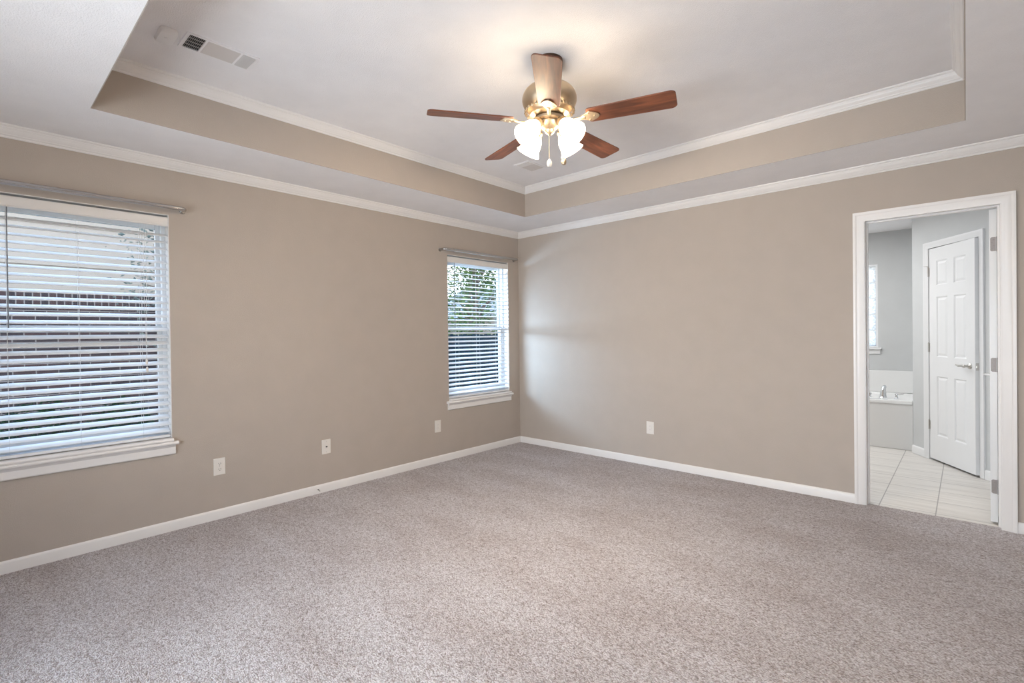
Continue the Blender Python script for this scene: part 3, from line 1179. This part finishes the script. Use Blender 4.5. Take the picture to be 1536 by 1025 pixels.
CAMAZ = math.degrees(math.atan2(CAM_POS[1] - FY, CAM_POS[0] - FX))
GLOW = glow_material('lit_opal_glass', (1.0, 0.80, 0.56), SHADE_GLOW)
BULB = glow_material('bulb_glow', (1.0, 0.82, 0.58), 30)
TILT = math.radians(42)
for k, da in enumerate((45, 135, 225, 315)):
    az = math.radians(CAMAZ + da)
    # local z axis points from the neck out through the mouth
    axis = Vector((math.sin(TILT) * math.cos(az), math.sin(TILT) * math.sin(az), -math.cos(TILT)))
    neck = Vector((.084 * math.cos(az), .084 * math.sin(az), -.346))
    M = Matrix.Translation(neck) @ axis.to_track_quat('Z', 'Y').to_matrix().to_4x4()
    am = MB()
    st = Vector((.045 * math.cos(az), .045 * math.sin(az), -.338))
    am.tube([st, (st + neck) / 2 + Vector((0, 0, .006)), neck, neck + axis * .012], .011, 12)
    am.lathe([(.014, -.004), (.026, .002), (.030, .010), (.030, .026), (.027, .028)], 28, M)
    am.build('lamp_arm', BRASS, fan)
    prof = [(.0255, .016), (.0270, .024), (.0310, .034), (.0400, .048), (.0465, .064), (.0495, .080), (.0510, .096), (.0540, .110), (.0605, .124), (.0670, .132)]
    inner = [(r - .0028, z) for r, z in reversed(prof)]
    sh = MB().lathe(prof + inner, 40, M, cap0=False, cap1=False)
    sho = sh.build('lamp_shade', GLOW, fan, smooth=60)
    MB().lathe([(.010, .014), (.011, .030), (.016, .042), (.023, .058), (.024, .070), (.019, .084), (.009, .092), (.002, .094)], 24, M).build('light_bulb', BULB, fan)
    ld = bpy.data.lights.new('bulb_light', 'SPOT')
    ld.energy = BULB_WATTS
    ld.color = (1.0, 0.83, 0.63)
    ld.shadow_soft_size = .045
    ld.spot_size = math.radians(165)
    ld.spot_blend = 0.6
    lob = bpy.data.objects.new('bulb_light', ld)
    COL.objects.link(lob)
    lob.parent = fan
    lob.matrix_local = Matrix.Translation(neck + axis * .128) @ axis.to_track_quat('-Z', 'Y').to_matrix().to_4x4()

ca = math.radians(CAMAZ)
toward, side = Vector((math.cos(ca), math.sin(ca), 0)), Vector((-math.sin(ca), math.cos(ca), 0))
for (s, f, z0, z1, pm) in ((-.004, .050, -.36, -.540, 'white'), (.074, -.05, -.36, -.498, 'brass')):
    p = toward * f + side * s
    q = p * (.055 / max(p.length, .001)) if p.length > .055 else p
    c = MB().tube([(q.x, q.y, z0 + .02), (p.x, p.y, z0 - .02), (p.x, p.y, z1)], .0011, 6).build('pull_chain', BRASS, fan)
    MB().lathe([(.002, 0), (.008, -.007), (.0135, -.020), (.0140, -.031), (.010, -.041), (.003, -.044)], 18, Matrix.Translation((p.x, p.y, z1))).build('pull_knob', PLATE if pm == 'white' else BRASS, c)

# ------------------------------------------------------------------ things on the raised ceiling
sd = thing('smoke_detector', 'white rounded square smoke detector on the raised ceiling', 'smoke detector', (1.055, -3.706, Z2))
poly = rrect(.078, .040, .020, 6)
sb = MB()
vs, fs = [], []
rg = [(.074, .068, .020, 0), (.074, .068, .022, -.007), (.071, .065, .022, -.014), (.064, .058, .020, -.018)]
rg = [(ax * 1.0, ax * .50, r, z) for ax, _, r, z in rg]
for ax, ay, r, z in rg:
    rr = rrect(ax, ay, r, 6)
    vs += [(x, y, z) for x, y in rr]
nn = len(rrect(.07, .05, .02, 6))
for i in range(3):
    for k in range(nn):
        k2 = (k + 1) % nn
        fs.append((i * nn + k, i * nn + k2, (i + 1) * nn + k2, (i + 1) * nn + k))
fs.append(tuple(3 * nn + k for k in range(nn)))
fs.append(tuple(reversed(range(nn))))
sb.add(vs, fs).build('body', WHITE, sd, smooth=40)
MB().lathe([(.009, -.0178), (.008, -.0195), (.002, -.020)], 20).build('test_button', WHITE, sd)


def ceiling_vent(label, loc, rotz, L, Wd, cells):
    """register on the ceiling, long axis local x; cells = list of (x0, x1, kind)"""
    t = thing('ceiling_vent', label, 'ceiling vent', loc, (0, 0, rotz), group=None)
    a, b = L / 2, Wd / 2
    fl = .014
    m = MB()
    xs = [c[0] for c in cells] + [c[1] for c in cells]
    m.box(-a - fl, a + fl, -b - fl, -b, -.006, 0).box(-a - fl, a + fl, b, b + fl, -.006, 0)
    m.box(-a - fl, cells[0][0], -b, b, -.006, 0).box(cells[-1][1], a + fl, -b, b, -.006, 0)
    for c0, c1 in zip(cells[:-1], cells[1:]):
        m.box(c0[1], c1[0], -b, b, -.006, 0)
    m.build('frame', CEIL, t, bevel=.001)
    for (x0, x1, kind) in cells:
        if kind == 'fill':
            g = MB()
            n = 9
            for k in range(n):
                y = -b + 2 * b * (k + .5) / n
                M = Matrix.Translation(((x0 + x1) / 2, y, -.0045)) @ Matrix.Rotation(math.radians(-4), 4, 'X')
                g.box(-(x1 - x0) / 2, (x1 - x0) / 2, -b / n * 1.02, b / n * 1.02, -.0006, .0006, M)
            g.build('louvers', VENTM, t)
        else:
            MB().box(x0, x1, -b, b, -.0012, -.0004).build('duct_opening', DUCT, t)
            g = MB()
            n = 9
            tl = math.radians(-60 if kind == 'away' else 42)
            for k in range(n):
                x = x0 + (x1 - x0) * (k + .5) / n
                M = Matrix.Translation((x, 0, -.0062)) @ Matrix.Rotation(tl, 4, 'Y')
                g.box(-.0045, .0045, -b, b, -.0005, .0005, M)
            for k in (1, 2, 3):
                y = -b + 2 * b * k / 4
                g.box(x0, x1, y - .001, y + .001, -.004, -.0015)
            g.build('louvers', VENTM, t)
    return t


ceiling_vent('long white ceiling vent with a dark grille beside the smoke detector', (1.078, -3.482, Z2), PI / 2, .30, .135,
             [(-.148, -.080, 'away'), (-.070, .078, 'fill'), (.088, .148, 'toward')])
ceiling_vent('small ceiling vent behind the fan near the tray corner', (1.085, -1.053, Z2), PI / 2, .215, .135,
             [(-.105, -.042, 'toward'), (-.032, .105, 'fill')])

# ------------------------------------------------------------------ outside
GZ = -.40
GRASS = leaf_material('lawn_grass', (0.014, 0.034, 0.018), (0.035, 0.070, 0.022))
BRICK = brick_material('dark_brick', .213, .068)
SOLD = brick_material('soldier_brick', .076, .40, True)
SIDING = plain('cream_siding', (0.235, 0.203, 0.172), 0.7, vary=0.02)
ROOF = plain('grey_shingle', (0.17, 0.19, 0.22), 0.9, vary=0.2)
FENCE = plain('dark_stained_fence', (0.006, 0.017, 0.028), 0.95, vary=0.3, spec=0.05)
BARK = plain('bark', (0.09, 0.065, 0.05), 0.9, bump=(30, 0.6, 0.02), vary=0.3)
LEAF = leaf_material('green_leaves', (0.02, 0.05, 0.018), (0.12, 0.18, 0.06))
LEAF3 = leaf_material('bluish_shade_leaves', (0.10, 0.13, 0.13), (0.20, 0.22, 0.19))  # leaf colour imitates bluish shade and reflections over the siding
LEAF2 = leaf_material('shrub_leaves', (0.005, 0.021, 0.020), (0.03, 0.060, 0.018))

gnd = MB()
gnd.box(-40, -.16, -30, 40, GZ - .2, GZ)
struct(gnd.build('ground', GRASS, smooth=0))

HXF = -4.9
nh = thing('neighbor_house', 'dark brick house with cream upper wall outside the big window', 'house', (HXF - 3, -4.5, GZ))
y0, y1 = -8.5, -2.0
lx = 3.0
MB().box(-3, lx, y0 + 4.5, y1 + 4.5, 0, 2.10).build('brick_wall', BRICK, nh, smooth=0)
MB().box(-3.02, lx + .02, y0 + 4.48, y1 + 4.52, 2.10, 2.31).build('soldier_course', SOLD, nh, smooth=0)
m = MB()
m.box(-3, lx + .03, y0 + 4.5, y1 + 4.5, 2.31, 2.45)
m.build('frieze_board', SIDING, nh, bevel=.005)
m = MB()
m.box(-3, lx - .01, y0 + 4.5, y1 + 4.5, 2.45, 4.9)
for k in range(13):
    z = 2.45 + k * .18
    m.extrude([(lx - .01, z), (lx + .012, z), (lx - .002, z + .18), (lx - .01, z + .18)], y0 + 4.5, y1 + 4.5)
m.build('siding', SIDING, nh, smooth=0)
m = MB()
m.prism([(-3.4, 4.9), (3.45, 4.9), (0, 7.0)], y0 + 4.2, y1 + 4.8, Matrix(((1, 0, 0, 0), (0, 0, 1, 0), (0, 1, 0, 0), (0, 0, 0, 1))))
m.build('roof', ROOF, nh, smooth=0)

fh = thing('neighbor_house', 'distant house with a pale roof beyond the trees at the small window', 'house', (-21.5, 21.5, GZ))
MB().box(-3, 3, -4, 4, 0, 2.7).build('wall', SIDING, fh, smooth=0)
MB().prism([(-4.5, 2.7), (4.5, 2.7), (0, 5.0)], -3.5, 3.5, Matrix(((0, 0, 1, 0), (1, 0, 0, 0), (0, 1, 0, 0), (0, 0, 0, 1)))).build('roof', ROOF, fh, smooth=0)

fe = thing('garden_fence', 'dark board fence seen through the small window', 'fence', (-5.6, 4.5, GZ))
pk = MB()
n = 70
for k in range(n):
    y = -5 + 10.5 * k / n
    hgt = 1.66 + .012 * math.sin(k * 2.3)
    pk.add([(0, y, 0), (0, y + .140, 0), (0, y + .140, hgt - .03), (0, y + .11, hgt), (0, y + .03, hgt), (0, y, hgt - .03),
            (.018, y, 0), (.018, y + .140, 0), (.018, y + .140, hgt - .03), (.018, y + .11, hgt), (.018, y + .03, hgt), (.018, y, hgt - .03)],
           [(5, 4, 3, 2, 1, 0), (6, 7, 8, 9, 10, 11)] + [(i, (i + 1) % 6, 6 + (i + 1) % 6, 6 + i) for i in range(6)])
pk.build('boards', FENCE, fe, smooth=0)
for z in (.3, .85, 1.4):
    MB().box(-.04, -.0005, -5, 5.5, z, z + .09).build('rail', FENCE, fe)
for k in range(6):
    MB().box(-.13, -.041, -5 + 2.08 * k, -4.91 + 2.08 * k, 0, 1.6).build('post', FENCE, fe)


def tree(name, label, loc, h, r, n_leaf, leaf, rnd, size=.11, group=None, trunk=.10, low=.22):
    t = thing(name, label, 'tree', loc, group=group)
    tm = MB()
    tm.tube([(0, 0, -.05), (.03, .02, h * .3), (-.03, .03, h * .55), (.02, 0, h * .85)], [trunk, trunk * .8, trunk * .55, trunk * .2], 10)
    tips = []
    for k in range(12):
        q = 2 * PI * k / 12 + rnd.uniform(-.3, .3)
        z0 = h * rnd.uniform(.3, .7)
        e = Vector((math.cos(q), math.sin(q), 0)) * r * rnd.uniform(.5, .9) + Vector((0, 0, z0 + h * rnd.uniform(.08, .25)))
        tm.tube([(0, 0, z0), tuple((Vector((0, 0, z0)) + e) / 2 + Vector((0, 0, .1))), tuple(e)], [trunk * .4, trunk * .25, trunk * .08], 7)
        tips.append(e)
    tm.build('trunk', BARK, t)
    lm = MB()
    cl = [Vector((rnd.gauss(0, r * .45), rnd.gauss(0, r * .45), h * rnd.uniform(low, 1.0))) for _ in range(26)] + tips
    for _ in range(n_leaf):
        c = rnd.choice(cl)
        p = c + Vector((rnd.gauss(0, r * .22), rnd.gauss(0, r * .22), rnd.gauss(0, h * .07)))
        if p.z < h * low * .7:
            continue
        s = size * rnd.uniform(.6, 1.3)
        M = Matrix.Translation(p) @ Matrix.Rotation(rnd.uniform(0, 6.3), 4, 'Z') @ Matrix.Rotation(rnd.uniform(-1.2, 1.2), 4, 'X') @ Matrix.Rotation(rnd.uniform(-.8, .8), 4, 'Y')
        lm.add([(-s * .5, 0, 0), (-s * .1, -s * .26, .01), (s * .5, 0, 0), (-s * .1, s * .26, .01)], [(0, 1, 2, 3)], M)
    lm.build('foliage', leaf, t, smooth=0, fix=False)
    return t


rnd = random.Random(3)
TR = 'trees beyond the garden fence'
tree('leafy_tree', 'tall leafy tree behind the dark fence outside the small window', (-8.3, 7.1, GZ), 6.0, 1.8, 3600, LEAF, rnd, .15, TR)
tree('leafy_tree', 'dense green tree farther behind the fence outside the small window', (-12.9, 11.6, GZ), 7.6, 1.9, 3600, LEAF, rnd, .16, TR)
tree('leafy_tree', 'bushy tree farthest back beyond the dark fence', (-16.6, 14.6, GZ), 8.0, 2.0, 3000, LEAF, rnd, .15, TR)
tree('shade_sapling', 'added pale sapling imitating bluish shade on the cream wall outside the big window', (-4.0, -2.45, GZ), 3.4, .60, 1100, LEAF3, rnd, .07, None, .03, .62)  # added sapling, its foliage stands in for bluish shade smudges on the siding


def shrub(label, loc, h, r):
    t = thing('shrub', label, 'shrub', loc, group='low shrubs along the brick house')
    MB().tube([(0, 0, -.03), (.01, 0, h * .4)], [.02, .008], 7).build('stem', BARK, t)
    lm = MB()
    for _ in range(1700):
        d = Vector((rnd.gauss(0, 1), rnd.gauss(0, 1), rnd.gauss(0, 1))).normalized() * rnd.uniform(.55, 1.0)
        p = Vector((d.x * r, d.y * r, h * .5 + d.z * h * .5))
        s = .055 * rnd.uniform(.7, 1.3)
        M = Matrix.Translation(p) @ Matrix.Rotation(rnd.uniform(0, 6.3), 4, 'Z') @ Matrix.Rotation(rnd.uniform(-1.2, 1.2), 4, 'X')
        lm.add([(-s * .5, 0, 0), (0, -s * .3, .01), (s * .5, 0, 0), (0, s * .3, .01)], [(0, 1, 2, 3)], M)
    lm.build('foliage', LEAF2, t, smooth=0, fix=False)


for k, yy in enumerate((-4.6, -3.8, -3.0, -2.2)):
    shrub('low dark green shrub in the row against the brick house', (-4.45, yy, GZ), .92 + .04 * (k % 2), .39)
